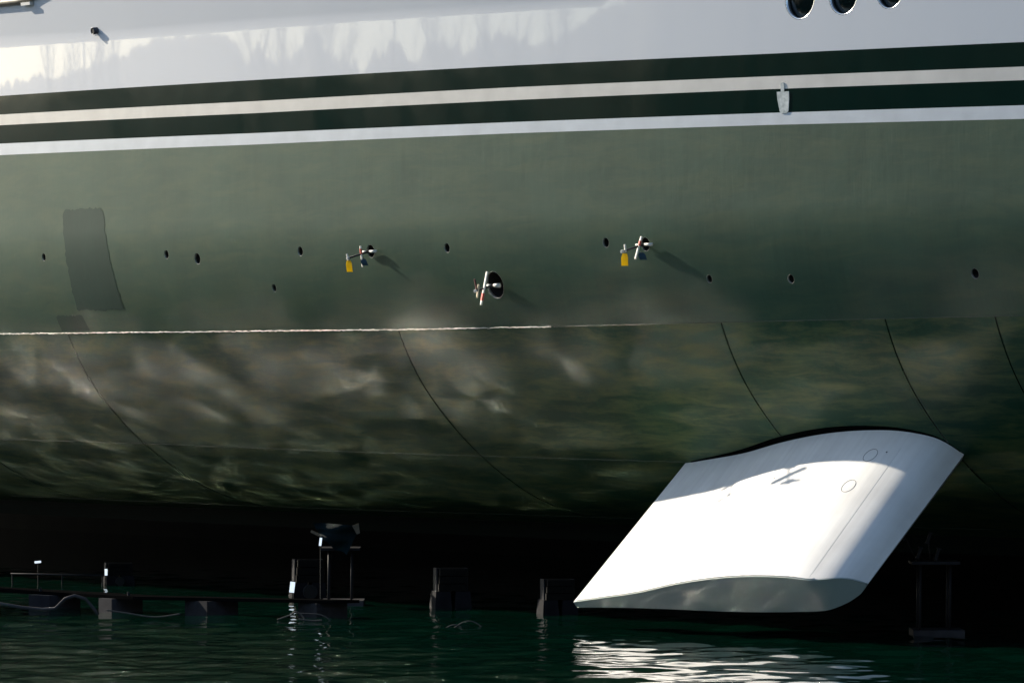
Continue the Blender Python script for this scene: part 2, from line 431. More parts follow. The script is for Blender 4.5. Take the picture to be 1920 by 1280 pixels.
# (u, z, radius) of the openings
HOLES = [(-11.754, 4.668, .058), (-8.196, 4.644, .062), (-7.382, 4.572, .078), (-4.769, 4.628, .065), (-5.553, 4.148, .056), (-1.428, 4.612, .062),
         (1.819, 4.622, .064), (3.657, 4.149, .054), (5.109, 4.131, .058), (8.174, 4.154, .064), (-3.122, 4.6, .088), (2.569, 4.589, .088), (-0.537, 4.128, .178)]
PORTS = [(5.419, 7.475, .262), (6.156, 7.482, .25), (6.93, 7.5, .235)]
UA, UB = -60.0, 46.0
plate('upper_topside', M['white'], 'knuckle_top', 'rail', UA, UB, yacht)
holed_plate('topside', M['white'], 'e1', 'knuckle_top', UA, UB, PORTS, yacht)
plate('green_stripe', M['green_gloss'], 'e2', 'e1', UA, UB, yacht)
plate('white_stripe', M['white_stripe'], 'e3', 'e2', UA, UB, yacht)
plate('green_stripe', M['green_gloss'], 'e4', 'e3', UA, UB, yacht)
plate('white_stripe', M['cool_white'], 'e5', 'e4', UA, UB, yacht)
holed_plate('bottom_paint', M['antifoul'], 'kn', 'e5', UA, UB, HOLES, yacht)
SEAMS = [-17.3, -11.55, -2.88, 3.69, 6.56, 8.35]
G = 0.010
ub = [UA] + SEAMS + [UB]
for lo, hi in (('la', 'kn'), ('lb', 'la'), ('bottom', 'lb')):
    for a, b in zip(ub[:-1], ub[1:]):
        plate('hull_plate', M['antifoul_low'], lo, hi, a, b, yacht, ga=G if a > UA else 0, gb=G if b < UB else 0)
for u in SEAMS:   # dark backing of each butt joint
    zs = np.linspace(0.96, float(line('kn', u)), 40)
    a = H(np.full(40, u - .03), zs, -0.03); b = H(np.full(40, u + .03), zs, -0.03)
    P = np.stack([a, b], 1).reshape(-1, 3)
    me = bpy.data.meshes.new('butt_seam'); me.from_pydata(P.tolist(), [], bridge(40, 2).tolist()); me.update()
    link('butt_seam', me, M['seam'], yacht)

def bead(name, ln, u0, u1, r, mat, jag=0.0, d=0.0):
    us = np.arange(u0, u1, 0.05); zs = line(ln, us) + rng.standard_normal(len(us)) * jag
    p = H(us, zs, d)
    rr = (r * (1 + 0.35 * rng.standard_normal(len(us)))).clip(r * .4, r * 1.8).tolist()
    MB().tube(p.tolist(), rr, 6).build(name, mat, yacht, True)
M['bead'] = paint('pale_weld_primer', (.72, .70, .62), (.5, .5, .42), rough=.6, scale=9)
M['bead_green'] = paint('green_weld_bead', (.02, .05, .03), (.012, .035, .02), rough=.5, scale=4)
bead('weld_bead', 'kn', -20, 0.45, .0072, M['bead'], .0025)
bead('weld_bead', 'kn', 0.45, 12, .0035, M['bead_green'], .002)
bead('weld_bead', 'la', -20, 12, .0042, M['bead_green'], .0015)
bead('weld_bead', 'lb', -20, 12, .0042, M['bead_green'], .0015)

def bottom_and_port():
    us = np.unique(np.concatenate([np.linspace(-60, 46, 60)]))
    HB = 6.8
    sec = [(None, .95, 0), (4.5, .72, 1), (HB, .6, 1), (2 * HB - 4.5, .72, 1)]
    zz = [0.95, 1.2, 1.6, 2.2, 3, 3.6, 4.5, 6, 9.4]
    rows = []
    for u in us:
        t = float(theta(u)); base = np.array([np.interp(u, _U, _X), np.interp(u, _U, _Y)]); inn = np.array([math.sin(t), math.cos(t)])
        row = []
        o0 = float(off(u, .95)); row.append((*(base + inn * o0), .95))
        for o, z, _ in sec[1:]: row.append((*(base + inn * o), z))
        for z in zz: row.append((*(base + inn * (2 * HB - float(off(u, z)))), z))
        row.append((*(base + inn * float(off(u, 9.4))), 9.4))
        rows.append(row)
    P = np.array(rows).reshape(-1, 3); n = len(rows[0])
    f = bridge(len(us), n).tolist()
    f.append([i for i in range(n)]); f.append([(len(us) - 1) * n + i for i in range(n)])
    me = bpy.data.meshes.new('flat_bottom'); me.from_pydata(P.tolist(), [], f); me.update()
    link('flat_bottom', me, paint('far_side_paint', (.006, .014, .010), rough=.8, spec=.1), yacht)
bottom_and_port()

def ring(c, T, W, n, r0, r1, dz0, dz1, seg=24, a0=0, a1=360):
    """a lipped ring about axis n; points along T and W"""
    vs = []; fs = []
    prof = [(r0, dz0), (r1, dz0), (r1, dz1), (r0, dz1)]
    for k in range(seg):
        w = 2 * math.pi * k / seg
        for r, d in prof: vs.append(c + (T * math.cos(w) + W * math.sin(w)) * r + n * d)
    for k in range(seg):
        for j in range(4):
            a = k * 4 + j; b = k * 4 + (j + 1) % 4; c2 = ((k + 1) % seg) * 4 + (j + 1) % 4; d2 = ((k + 1) % seg) * 4 + j
            fs.append((a, b, c2, d2))
    return vs, fs

for i, (u, z, r) in enumerate(HOLES):
    c, T, n, W = frame(u, z)
    sc = 1.0
    mb = MB(); seg = 24
    vs = [c + (T * math.cos(2 * math.pi * k / seg) + W * math.sin(2 * math.pi * k / seg)) * (r * 1.01) + n * d for d in (0.0, -max(.2, r * 2.2)) for k in range(seg)]
    fs = [(k, (k + 1) % seg, seg + (k + 1) % seg, seg + k) for k in range(seg)] + [tuple(seg + k for k in range(seg))]
    cup = mb.add(vs, fs).build('drain_hole', M['black'], yacht, True)
    MB().add(*ring(c, T, W, n, r - .003, r * 1.0, -.02 - r * .1, -.001)).build('rim', M['bare_metal'], cup, True)

M['glass'] = paint('dark_green_porthole_glass', (.004, .012, .012), rough=.04)
M['polished'] = paint('polished_steel_frame', (.75, .74, .72), rough=.15, metal=1.0)
for (u, z, r) in PORTS:
    c, T, n, W = frame(u, z); seg = 40
    dome = MB()
    vs = []; fs = []
    for j, (q, d) in enumerate(((1.0, -.075), (.7, -.06), (.35, -.052))):
        vs += [c + (T * math.cos(2 * math.pi * k / seg) + W * math.sin(2 * math.pi * k / seg)) * (r * q * .97) + n * d for k in range(seg)]
    for j in range(2): fs += [(j * seg + k, j * seg + (k + 1) % seg, (j + 1) * seg + (k + 1) % seg, (j + 1) * seg + k) for k in range(seg)]
    fs.append(tuple(2 * seg + k for k in range(seg)))
    g = dome.add(vs, fs).build('porthole', M['glass'], yacht, True)
    MB().add(*ring(c, T, W, n, r * .93, r * 1.005, -.085, -.002, 40)).build('rim', M['polished'], g, True)

# ---- stabiliser fin
FT, FN, FS = None, None, None
tf = float(theta(4.0))
nf = Vector((-math.sin(tf), -math.cos(tf), 0)); FT = Vector((math.cos(tf), -math.sin(tf), 0))
cant = R(42.44); FS = nf * math.cos(cant) - Vector((0, 0, 1)) * math.sin(cant)
FN = FT.cross(FS); FN = FN if FN.z > 0 else -FN
FR = Vector(H(1.365, 1.866)); FL = 2.53
UP = [(0, 0), (.75, .114), (1.43, .225), (2.02, .352), (2.585, .455), (3.12, .53), (3.62, .573), (4.1, .587), (4.5, .572), (4.8, .525), (5.05, .44), (5.16, .335), (5.23, .22)]
LO = [(0, -.09), (.6, -.066), (1.22, -.05), (2.2, -.042), (3.19, -.03), (3.69, -.01), (4.2, .02), (4.63, .055), (4.95, .1), (5.14, .15), (5.23, .22)]
def smooth_curve(pts, n):
    p = np.array(pts, float); d = np.concatenate([[0], np.cumsum(np.linalg.norm(np.diff(p, axis=0), axis=1))])
    x = np.linspace(0, d[-1], n)
    out = []
    for c in range(2):     # natural cubic through the points
        y = p[:, c]; h = np.diff(d); m = len(d); A = np.eye(m); B = np.zeros(m)
        for i in range(1, m - 1):
            A[i, i - 1:i + 2] = (h[i - 1], 2 * (h[i - 1] + h[i]), h[i]); B[i] = 6 * ((y[i + 1] - y[i]) / h[i] - (y[i] - y[i - 1]) / h[i - 1])
        k = np.linalg.solve(A, B); j = np.clip(np.searchsorted(d, x) - 1, 0, m - 2); t = x - d[j]
        out.append(y[j] + t * ((y[j + 1] - y[j]) / h[j] - h[j] * (2 * k[j] + k[j + 1]) / 6) + t * t * k[j] / 2 + t ** 3 * (k[j + 1] - k[j]) / (6 * h[j]))
    return np.stack(out, -1)
UPc, LOc = smooth_curve(UP, 72), smooth_curve(LO, 40)
SEC = np.concatenate([UPc, LOc[::-1][1:]])            # TE upper -> LE -> TE lower
def fin_pt(t, N, s):
    k = 1 + 0.22 * (1 - s / FL)
    return FR + FT * float(t) + FN * float(N * k) + FS * float(s)
def tip_cut(t): return 0.36 * np.clip((t - 4.55) / .75, 0, 1) ** 2
def build_fin():
    ns = 40; nsec = len(SEC)
    s0 = np.linspace(-0.9, FL - .02, ns)
    P = []
    for j in range(ns):
        for (t, N) in SEC:
            s = s0[j] - tip_cut(t) * np.clip((s0[j] + .9) / (FL + .9), 0, 1) ** 3
            P.append(fin_pt(t, N, s))
    fs = bridge(ns, nsec).tolist() + [[j * nsec + nsec - 1, j * nsec, (j + 1) * nsec, (j + 1) * nsec + nsec - 1] for j in range(ns - 1)]
    me = bpy.data.meshes.new('stabiliser_fin'); me.from_pydata([tuple(p) for p in P], [], fs)
    me.update()
    tn = np.array([t for t, _ in SEC])
    uv = np.array([(SEC[i][0], s0[j]) for j in range(ns) for i in range(nsec)])
    bm = bmesh.new(); bm.from_mesh(me); bmesh.ops.recalc_face_normals(bm, faces=bm.faces); 
    for e in bm.edges:
        if e.calc_face_angle(0) > R(40): e.smooth = False
    bm.to_mesh(me); bm.free()
    fin = link('stabiliser_fin', me, M['fin'], yacht, True, None, uv)
    # end plate
    pl = []
    for d in (-.016, .0):
        for (t, N) in SEC: pl.append(fin_pt(t, N, FL + d - tip_cut(t)))
    n = nsec
    f = [(k, (k + 1) % n, n + (k + 1) % n, n + k) for k in range(n)]
    # ladder fill of the face: pair upper and lower points at equal chord
    ts = np.linspace(0.0, 5.22, 60)
    vs2 = []
    for t in ts:
        a = np.interp(t, UPc[:, 0], UPc[:, 1]); b = np.interp(t, LOc[:, 0], LOc[:, 1])
        for q in np.linspace(0, 1, 7): vs2.append(fin_pt(t, a + (b - a) * q, FL - tip_cut(t)))
    tp = MB().add(pl, f).add(vs2, bridge(60, 7).tolist()).build('tip_plate', M['fin_tip'], fin, True)
    # grooves round the two covers, dark plugs
    def upN(t): return float(np.interp(t, UPc[:, 0], UPc[:, 1]))
    def up_pt(t, s, d=.003):
        p = fin_pt(t, upN(t), s); a = fin_pt(t + .01, upN(t + .01), s) - fin_pt(t - .01, upN(t - .01), s); nn = a.cross(FS).normalized()
        if nn.z < 0: nn = -nn
        return p + nn * d
    for (t, s) in COVERS:
        pts = [up_pt(t + .10 * math.cos(w), s + .10 * math.sin(w), .001) for w in np.linspace(0, 2 * math.pi, 33)]
        MB().tube(pts, .0026, 6, False).build('access_cover', M['groove'], fin, True)
    for (t, s) in PLUGS:
        p0 = up_pt(t, s, .0); p1 = up_pt(t, s, .004); MB().tube([p0, p1], .011, 8).build('plug', M['groove'], fin)
    pts = [up_pt(4.66, s, .0005) for s in np.linspace(.35, FL - .05, 30)]
    MB().tube(pts, .0012, 5).build('joint_line', M['groove_soft'], fin)
    pts = [fin_pt(t, upN(t), FL - .02 - tip_cut(t)) + FN * (.004 + .002 * random.random()) for t in np.linspace(.05, 4.75, 150)]
    MB().tube(pts, [.005 + .004 * random.random() for _ in pts], 6).build('sealant_bead', M['bead_white'], fin, True)
    # contact shade drawn as a black strip on the hull round the upper side of the root
    rows = []
    for t in np.linspace(.15, 5.21, 60):
        lo_, hi_ = -.6, .8
        for _ in range(40):
            mid = (lo_ + hi_) / 2; p = fin_pt(t, upN(t), mid); u, d = to_hull(p)
            if d > float(off(u, p.z)): lo_ = mid
            else: hi_ = mid
        p = fin_pt(t, upN(t), (lo_ + hi_) / 2); u, _ = to_hull(p); rows.append((u, p.z, t))
    vs = []
    for (u, z, t) in rows:
        w = .012 + .055 * math.sin(math.pi * min(1, t / 5.6)) ** 1.5
        for f in (-.15, 0, .5, 1.0): vs.append(Vector(H(u + .25 * w * f * (t - 2.0) / 3, z + w * f, .006 if f < 1 else .001)))
    MB().add(vs, bridge(60, 4).tolist()).build('root_seal', M['seal'], fin, True)
    return fin
def to_hull(p):
    u = 4.0
    for _ in range(8):
        t = float(theta(u)); dx, dy = p.x - float(np.interp(u, _U, _X)), p.y - float(np.interp(u, _U, _Y))
        u += dx * math.cos(t) - dy * math.sin(t)
    t = float(theta(u)); dx, dy = p.x - float(np.interp(u, _U, _X)), p.y - float(np.interp(u, _U, _Y))
    return u, dx * math.sin(t) + dy * math.cos(t)
M['seal'] = paint('black_rubber_seal', (.004, .005, .005), (.003, .003, .003), rough=.9, spec=.0)
M['fin_tip'] = paint('grey_white_tip_primer', (.36, .41, .385), (.32, .37, .35), rough=.55, scale=2)  # tip set darker and greyer than the fin's white
M['groove'] = paint('dark_groove', (.05, .045, .04), rough=.8)
M['groove_soft'] = paint('grey_joint', (.50, .49, .47), rough=.8)
M['bead_white'] = paint('white_sealant', (.78, .76, .72), (.6, .58, .55), rough=.7, scale=20)
COVERS = [(4.28, .52), (4.28, 1.03)]
PLUGS = [(2.7, .8), (4.5, .45)]
build_fin()

# ------------------------------------------------------------------ dock wall added beyond the far side of the hull to block light
def light_block_wall():
    us = np.linspace(-70, 50, 41); P = []
    for u in us:
        t = float(theta(u)); b = np.array([np.interp(u, _U, _X), np.interp(u, _U, _Y)]); inn = np.array([math.sin(t), math.cos(t)])
        for o, z in ((14.9, -3), (14.9, 8.5), (17.9, 8.5), (17.9, -3)): P.append((*(b + inn * o), z))
    f = bridge(41, 4).tolist() + [[0, 1, 2, 3], [160, 163, 162, 161]]
    me = bpy.data.meshes.new('dock_wall'); me.from_pydata(P, [], f); me.update()
    return link('dock_wall', me, paint('tarred_dock_steel', (.03, .03, .03), (.018, .018, .02), rough=.8, scale=1))
tag(light_block_wall(), 'dark steel dock side wall behind the far side of the yacht', 'dock wall')

# ------------------------------------------------------------------ small fittings of the yacht
# touched-up rectangles where the shores stood, a thin coat a few millimetres proud of the old paint
def patch(u0, u1, z0, z1, lean, ragged):
    nu, nv = 24, 30
    v = np.linspace(0, 1, nv); q = np.linspace(0, 1, nu)
    UU = np.zeros((nu, nv)); ZZ = np.zeros((nu, nv))
    jl = rng.standard_normal(nv) * ragged; jr = rng.standard_normal(nv) * ragged; jt = rng.standard_normal(nu) * ragged; jb = rng.standard_normal(nu) * ragged
    for i in range(nu):
        for j in range(nv):
            zz = z0 + (z1 - z0) * v[j]
            UU[i, j] = u0 + lean[0] * (1 - v[j]) + jl[j] + (u1 - u0 + (lean[1] - lean[0]) * (1 - v[j]) + jr[j] - jl[j]) * q[i]
            ZZ[i, j] = zz + (jt[i] * v[j] + jb[i] * (1 - v[j]))
    c = np.clip((v - .9) / .1, 0, 1); rnd = .09 * (1 - np.sqrt(1 - c ** 2 * .96))
    UU += rnd[None] * (1 - 2 * q[:, None])
    P = H(UU, ZZ, .0028).reshape(-1, 3); N = Hn(UU, ZZ).reshape(-1, 3); uv = np.stack([UU, Hs(ZZ)], -1).reshape(-1, 2)
    me = bpy.data.meshes.new('touch_up_patch'); me.from_pydata(P.tolist(), [], bridge(nu, nv).tolist()); me.update()
    link('touch_up_patch', me, M['antifoul_old'], yacht, True, N, uv)
patch(-11.12, -9.92, 3.90, 5.33, (.08, .26), .012)
patch(-11.75, -10.95, 3.61, 3.83, (0.05, .1), .006)

# scraped primer patch with a stub on top, built as a thin plate, on the lower green stripe
def primer_patch_and_stub():
    c, T, n, W = frame(5.121, 6.253)
    out = [(-.10, .115), (.11, .115), (.115, .03), (.10, -.12), (.075, -.145), (-.02, -.145), (-.05, -.12), (-.09, .03)]
    out2 = [(-.028, .115), (-.03, .205), (-.015, .225), (.015, .225), (.03, .205), (.028, .115)]
    mb = MB()
    for o in (out, out2):
        k = len(o); vs = [c + T * a + W * b + n * d for d in (.001, .007) for a, b in o]
        mb.add(vs, [tuple(range(k - 1, -1, -1)), tuple(range(k, 2 * k))] + [(i, (i + 1) % k, k + (i + 1) % k, k + i) for i in range(k)])
    mb.build('sensor_plate', paint('scuffed_pale_primer', (.66, .70, .70), (.30, .36, .36), rough=.7, scale=16), yacht)
primer_patch_and_stub()

M['cool_plain'] = paint('white_fitting_paint', (.78, .77, .74), rough=.5)
# scupper: a short dark pipe with a white lip
def scupper():
    c, T, n, W = frame(-10.072, 7.83)
    vs, fs = ring(c, T, W, n, .042, .05, -.05, .075, 20)
    o = MB().add(vs, fs).build('scupper', paint('dark_blue_pipe', (.02, .024, .04), rough=.4), yacht, True)
    MB().tube([c + n * .0, c + n * .07], .041, 16).build('pipe_bore', M['black'], o)
    MB().box(c + T * .03 - W * .062 + n * .05, (.05, .05, .014), (T, n, W)).build('lip', M['cool_plain'], o)
scupper()
# rubbing strake and a white deck fitting at the top left corner
def strake():
    us = np.linspace(-22, -11.2, 40); zs = 8.365 - .012 * (us + 12.3) + .07 * np.clip(us + 12.3, 0, 9)
    r1 = H(us, zs, .02); 
    MB().tube(r1.tolist(), [.05] * 36 + [.045, .03, .018, .006], 8).build('rubbing_strake', paint('weathered_teak_strake', (.20, .17, .12), (.07, .06, .05), rough=.6, scale=3), yacht, True)
    c, T, n, W = frame(-12.02, 8.318)
    MB().box(c + n * .04, (.28, .05, .045), (T, n, W)).build('fairlead', M['cool_plain'], yacht)
strake()

# ------------------------------------------------------------------ blanking gear in three of the openings
M['rod'] = paint('black_rod', (.012, .012, .012), rough=.45)
M['gear_white'] = paint('chalky_white_steel', (.78, .76, .70), (.62, .60, .55), rough=.55, scale=25)
M['red'] = paint('faded_red_band', (.62, .09, .05), (.5, .06, .04), rough=.55, scale=30)
M['dark_red'] = paint('dark_red_bar', (.10, .012, .01), (.06, .01, .01), rough=.5)
M['cream'] = paint('cream_bar', (.75, .62, .42), (.65, .52, .36), rough=.6)
def tag_plastic():
    m = paint('translucent_yellow_tag', (.85, .64, .015), (.60, .42, .012), rough=.5, scale=22)
    nt = m.node_tree; L = nt.links; b = nt.nodes['Principled BSDF']; out = nt.nodes['Material Output']
    tr = nd(nt, 'ShaderNodeBsdfTranslucent'); tr.inputs['Color'].default_value = (.92, .72, .03, 1)
    mx = nd(nt, 'ShaderNodeMixShader'); mx.inputs[0].default_value = .6
    L.new(b.outputs[0], mx.inputs[1]); L.new(tr.outputs[0], mx.inputs[2]); L.new(mx.outputs[0], out.inputs['Surface'])
    return m
M['yellow'] = tag_plastic()
M['blue'] = paint('dark_blue_tag_cloth', (.012, .055, .085), (.008, .035, .06), rough=.7, scale=40)

def gear(hole, label, out, bridge_len, bars, rod_drop, white_cone=False):
    u, z, r = HOLES[hole]
    c, T, n, W = frame(u, z)
    root = thing('blanking_rod', label, 'rod', c, 'blanking rods through the hull openings')
    tip = c + n * out - W * rod_drop
    MB().tube([c - n * .18, c + n * .02, tip], .013, 10).build('rod', M['rod'], root, True)
    b = c + n * .035
    rr = .017 if not white_cone else .024
    MB().tube([b - T * bridge_len * .5, b - T * .05], rr * .8, 10).build('bridge_bar', M['gear_white'], root, True)
    MB().tube([b + T * .03, b + T * bridge_len * .62], [rr, rr * 1.2], 10).build('bridge_bar', M['gear_white'], root, True)
    MB().tube([b - n * .012, b + n * .03], .022, 8).build('nut', M['rod'], root)
    MB().tube([tip - n * .02, tip + n * .01], .02, 8).build('end_nut', M['gear_white'], root)
    for (d, a0, a1, wdt, mat, bands) in bars:     # bar across the rod at distance d: ends a0, a1 given as (along side, up)
        o = c + n * d - W * (rod_drop * d / out)
        p0 = o + T * a0[0] + n * a0[2] + W * a0[1]; p1 = o + T * a1[0] + n * a1[2] + W * a1[1]
        ax = (p1 - p0); ln = ax.length; ax.normalize(); s1 = ax.cross(n).normalized(); s2 = ax.cross(s1)
        e0, e1 = p0 + ax * wdt * .5, p1 - ax * wdt * .5
        f = (n * .8 - T * .38 + Vector((0, 0, .35))); f = (f - ax * f.dot(ax)).normalized(); s1 = ax.cross(f).normalized()
        k = wdt * .72
        prof = [(-k, .5 * wdt), (-k * .7, 0), (k * .7, 0), (k, .5 * wdt), (k, ln - .5 * wdt), (k * .7, ln), (-k * .7, ln), (-k, ln - .5 * wdt)]
        vs = [p0 + s1 * x + ax * y + f * z for z in (-.009, .009) for x, y in prof]
        cb = MB().add(vs, [tuple(range(7, -1, -1)), tuple(range(8, 16))] + [(i, (i + 1) % 8, 8 + (i + 1) % 8, 8 + i) for i in range(8)]).build('crossbar', mat, root)
        for (f0, f1) in bands:
            MB().box(p0 + ax * ln * (f0 + f1) / 2, (k * 2.04, ln * (f1 - f0), .024), (s1, ax, f)).build('red_band', M['red'], cb)
    return c, T, n, W, tip

def hang_tag(name, label, cat, top, w, h, mat, lean, normal, grp, curl=.01):
    # a slightly bent plate hanging from a short cord
    N = Vector(normal).normalized(); X = Vector((0, 0, 1)).cross(N).normalized(); Z = Vector((0, 0, 1))
    root = thing(name, label, cat, top, grp)
    vs = []
    ns = 6
    for d in (-.003, .003):
        for j in range(ns + 1):
            f = j / ns; zz = -.03 - h * f; ww = w * (1.0 if f > .25 else .62 + .38 * f / .25)
            for sgn in (-1, 1):
                vs.append(Vector(top) + X * (sgn * ww / 2 + lean * h * f) + Z * zz + N * (d + curl * math.sin(f * 3.0) + sgn * curl * .5))
    m = 2 * (ns + 1); fs = []
    for j in range(ns):
        a = 2 * j
        fs += [(a, a + 1, a + 3, a + 2), (m + a, m + a + 2, m + a + 3, m + a + 1), (a, a + 2, m + a + 2, m + a), (a + 1, m + a + 1, m + a + 3, a + 3)]
    fs += [(0, m, m + 1, 1), (2 * ns, 2 * ns + 1, m + 2 * ns + 1, m + 2 * ns)]
    MB().add(vs, fs).build('tag_plate', mat, root)
    t = Vector(top)
    MB().tube([t + Z * .004, t - Z * .012 + X * .006, t - Z * .036], .0035, 5).build('cord', M['rod'], root)
    return root

c, T, n, W, tip = gear(10, 'black rod with short white crossbar and dark blue tag, left of the two tagged rods', .38, .27,
    [(.155, (0, -.17, 0), (0, .105, 0), .034, M['gear_white'], [(.62, .88)]), (.36, (-.01, -.03, 0), (-.02, .055, .01), .03, M['gear_white'], [])], .045)
g1 = hang_tag('warning_tag', 'bent yellow tag hanging from the tip of the left black rod', 'tag', tip - n * .02, .085, .15, M['yellow'], .12, (-.35, -.93, 0), 'yellow tags on the rods')
g2 = hang_tag('cloth_tag', 'dark blue cloth tag hanging from the crossbar of the left black rod', 'tag', c + n * .15 - W * .05 + T * .03, .085, .09, M['blue'], .35, (-.3, -.95, 0), 'blue tags on the rods')
c, T, n, W, tip = gear(11, 'black rod with slanted white and red crossbar, right of the two tagged rods', .39, .27,
    [(.12, (-.03, -.15, .04), (.05, .12, -.03), .034, M['gear_white'], [(.6, .82)]), (.33, (0, -.02, 0), (0, .075, 0), .03, M['gear_white'], [])], .04)
hang_tag('warning_tag', 'straight yellow tag with dark stains hanging from the right black rod', 'tag', tip - n * .05, .09, .15, M['yellow'], 0.0, (-.35, -.93, 0), 'yellow tags on the rods')
hang_tag('cloth_tag', 'faded blue cloth tag hanging below the right black rod', 'tag', c + n * .10 - W * .06 + T * .03, .095, .09, M['blue'], .3, (-.3, -.95, 0), 'blue tags on the rods')
gear(12, 'black rod with a long white and red bar in the largest hull opening', .33, .22,
    [(.17, (-.04, -.20, .08), (.04, .20, -.06), .05, M['gear_white'], [(.14, .36)]), (.28, (-.02, -.09, .02), (.02, .07, -.01), .042, M['cream'], []), (.30, (0, 0, 0), (-.0, .15, 0), .03, M['dark_red'], [])], .0, True)

def hull_xy(u, out):
    t = float(theta(u)); return Vector((float(np.interp(u, _U, _X)) - math.sin(t) * out, float(np.interp(u, _U, _Y)) - math.cos(t) * out, 0))
# ------------------------------------------------------------------ added sun blocker just left of the view, shading the water
def sun_blocker():
    poly = [(-28, 3.6), (-11.0, 3.6), (-10.2, 4.2), (-10.2, 8.6), (-28, 8.6)]
    root = thing('work_barge', 'dark steel work barge moored beside the yacht at the left', 'barge', (*hull_xy(-22, 5).to_2d(), WATER_Z))
    k = len(poly)
    vs = [hull_xy(u, o) + Vector((0, 0, z)) for z in (WATER_Z - .8, 2.3) for u, o in poly]
    MB().add(vs, [tuple(range(k - 1, -1, -1)), tuple(range(k, 2 * k))] + [(i, (i + 1) % k, k + (i + 1) % k, k + i) for i in range(k)]).build('barge_hull', paint('black_barge_steel', (.025, .025, .027), (.015, .015, .016), rough=.7), root)
    for i in range(9):
        p = hull_xy(-27.5 + i * 2.1, 8.3); MB().tube([p + Vector((0, 0, 2.3)), p + Vector((0, 0, 3.3))], .03, 6).build('rail_post', M['rod'], root)
sun_blocker()

# ------------------------------------------------------------------ gear floating and standing under the yacht, in very dark base colours
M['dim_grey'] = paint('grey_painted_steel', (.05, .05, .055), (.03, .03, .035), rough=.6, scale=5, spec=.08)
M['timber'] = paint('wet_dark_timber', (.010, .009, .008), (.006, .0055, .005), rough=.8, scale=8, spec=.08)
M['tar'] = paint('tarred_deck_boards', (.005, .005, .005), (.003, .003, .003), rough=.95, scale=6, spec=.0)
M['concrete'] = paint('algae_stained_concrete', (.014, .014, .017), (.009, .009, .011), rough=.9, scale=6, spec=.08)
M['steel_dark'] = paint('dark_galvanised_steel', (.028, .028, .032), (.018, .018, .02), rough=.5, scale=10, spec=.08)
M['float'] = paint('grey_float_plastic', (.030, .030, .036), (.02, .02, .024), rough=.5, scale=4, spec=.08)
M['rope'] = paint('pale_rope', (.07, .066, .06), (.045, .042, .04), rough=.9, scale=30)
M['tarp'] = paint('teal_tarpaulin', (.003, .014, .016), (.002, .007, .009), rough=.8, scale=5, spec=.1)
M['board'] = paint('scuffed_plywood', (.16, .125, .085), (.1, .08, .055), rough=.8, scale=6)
def glow_mat():
    m, nt, b, L = new_mat('cold_white_lamp_face'); b.inputs['Base Color'].default_value = (.8, .85, .9, 1)
    b.inputs['Emission Color'].default_value = (.80, .90, 1.0, 1); b.inputs['Emission Strength'].default_value = .55
    return m
M['lamp'] = glow_mat()
FPX = 10667.0
def at(px, py, d): return Vector(((px - 960) / FPX * d, d, EYE - (py - 700) / FPX * d))
XYZ = (Vector((1, 0, 0)), Vector((0, 1, 0)), Vector((0, 0, 1)))

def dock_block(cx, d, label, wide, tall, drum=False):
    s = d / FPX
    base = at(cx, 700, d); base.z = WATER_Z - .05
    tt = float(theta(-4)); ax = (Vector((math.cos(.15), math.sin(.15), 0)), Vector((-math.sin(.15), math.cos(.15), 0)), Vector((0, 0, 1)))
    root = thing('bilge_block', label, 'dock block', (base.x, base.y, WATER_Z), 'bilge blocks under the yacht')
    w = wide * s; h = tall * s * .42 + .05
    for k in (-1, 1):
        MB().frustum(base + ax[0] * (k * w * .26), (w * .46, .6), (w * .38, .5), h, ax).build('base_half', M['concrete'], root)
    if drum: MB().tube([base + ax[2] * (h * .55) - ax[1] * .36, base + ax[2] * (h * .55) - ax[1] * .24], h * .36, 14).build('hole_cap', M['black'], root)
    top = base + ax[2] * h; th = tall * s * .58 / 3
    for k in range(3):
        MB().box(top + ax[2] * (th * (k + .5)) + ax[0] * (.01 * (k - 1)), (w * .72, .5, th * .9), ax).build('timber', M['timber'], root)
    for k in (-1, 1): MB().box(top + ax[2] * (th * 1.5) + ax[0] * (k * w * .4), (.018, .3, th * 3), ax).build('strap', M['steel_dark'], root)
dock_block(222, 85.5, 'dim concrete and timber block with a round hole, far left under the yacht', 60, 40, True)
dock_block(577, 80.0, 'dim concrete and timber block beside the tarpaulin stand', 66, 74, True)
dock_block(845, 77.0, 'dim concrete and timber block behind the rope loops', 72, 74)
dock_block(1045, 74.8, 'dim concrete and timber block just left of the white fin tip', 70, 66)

def glow_panel(px, py, w, h, d, label, tilt=0.0):  # added glowing panel standing in for a bright speck of light
    s = d / FPX; c = at(px, py, d)
    ax = (Vector((math.cos(tilt), 0, math.sin(tilt))), Vector((0, 1, 0)), Vector((-math.sin(tilt), 0, math.cos(tilt))))
    root = thing('work_lamp', label, 'lamp', c, 'small lamps under the yacht')
    MB().box(c + ax[1] * .04, (w * s * 1.12, .06, h * s * 1.12), ax).build('housing', M['rod'], root)
    MB().box(c, (w * s, .012, h * s), ax).build('lamp_face', M['lamp'], root)
    MB().tube([c + ax[1] * .05, c + ax[1] * .05 - Vector((0, 0, max(.05, c.z - WATER_Z)))], .008, 6).build('stem', M['rod'], root)
glow_panel(71, 1053, 12, 4, 85.6, 'small flat white lamp at the far left under the yacht', .1)
glow_panel(199, 1072, 5, 12, 85.0, 'small upright white lamp beside the round holed block', 0)
glow_panel(548, 1100, 9, 20, 79.4, 'largest upright white lamp left of the tarpaulin stand', -.12)
glow_panel(601, 1015, 4.5, 15, 77.2, 'narrow white lamp under the tarpaulin', -.12)

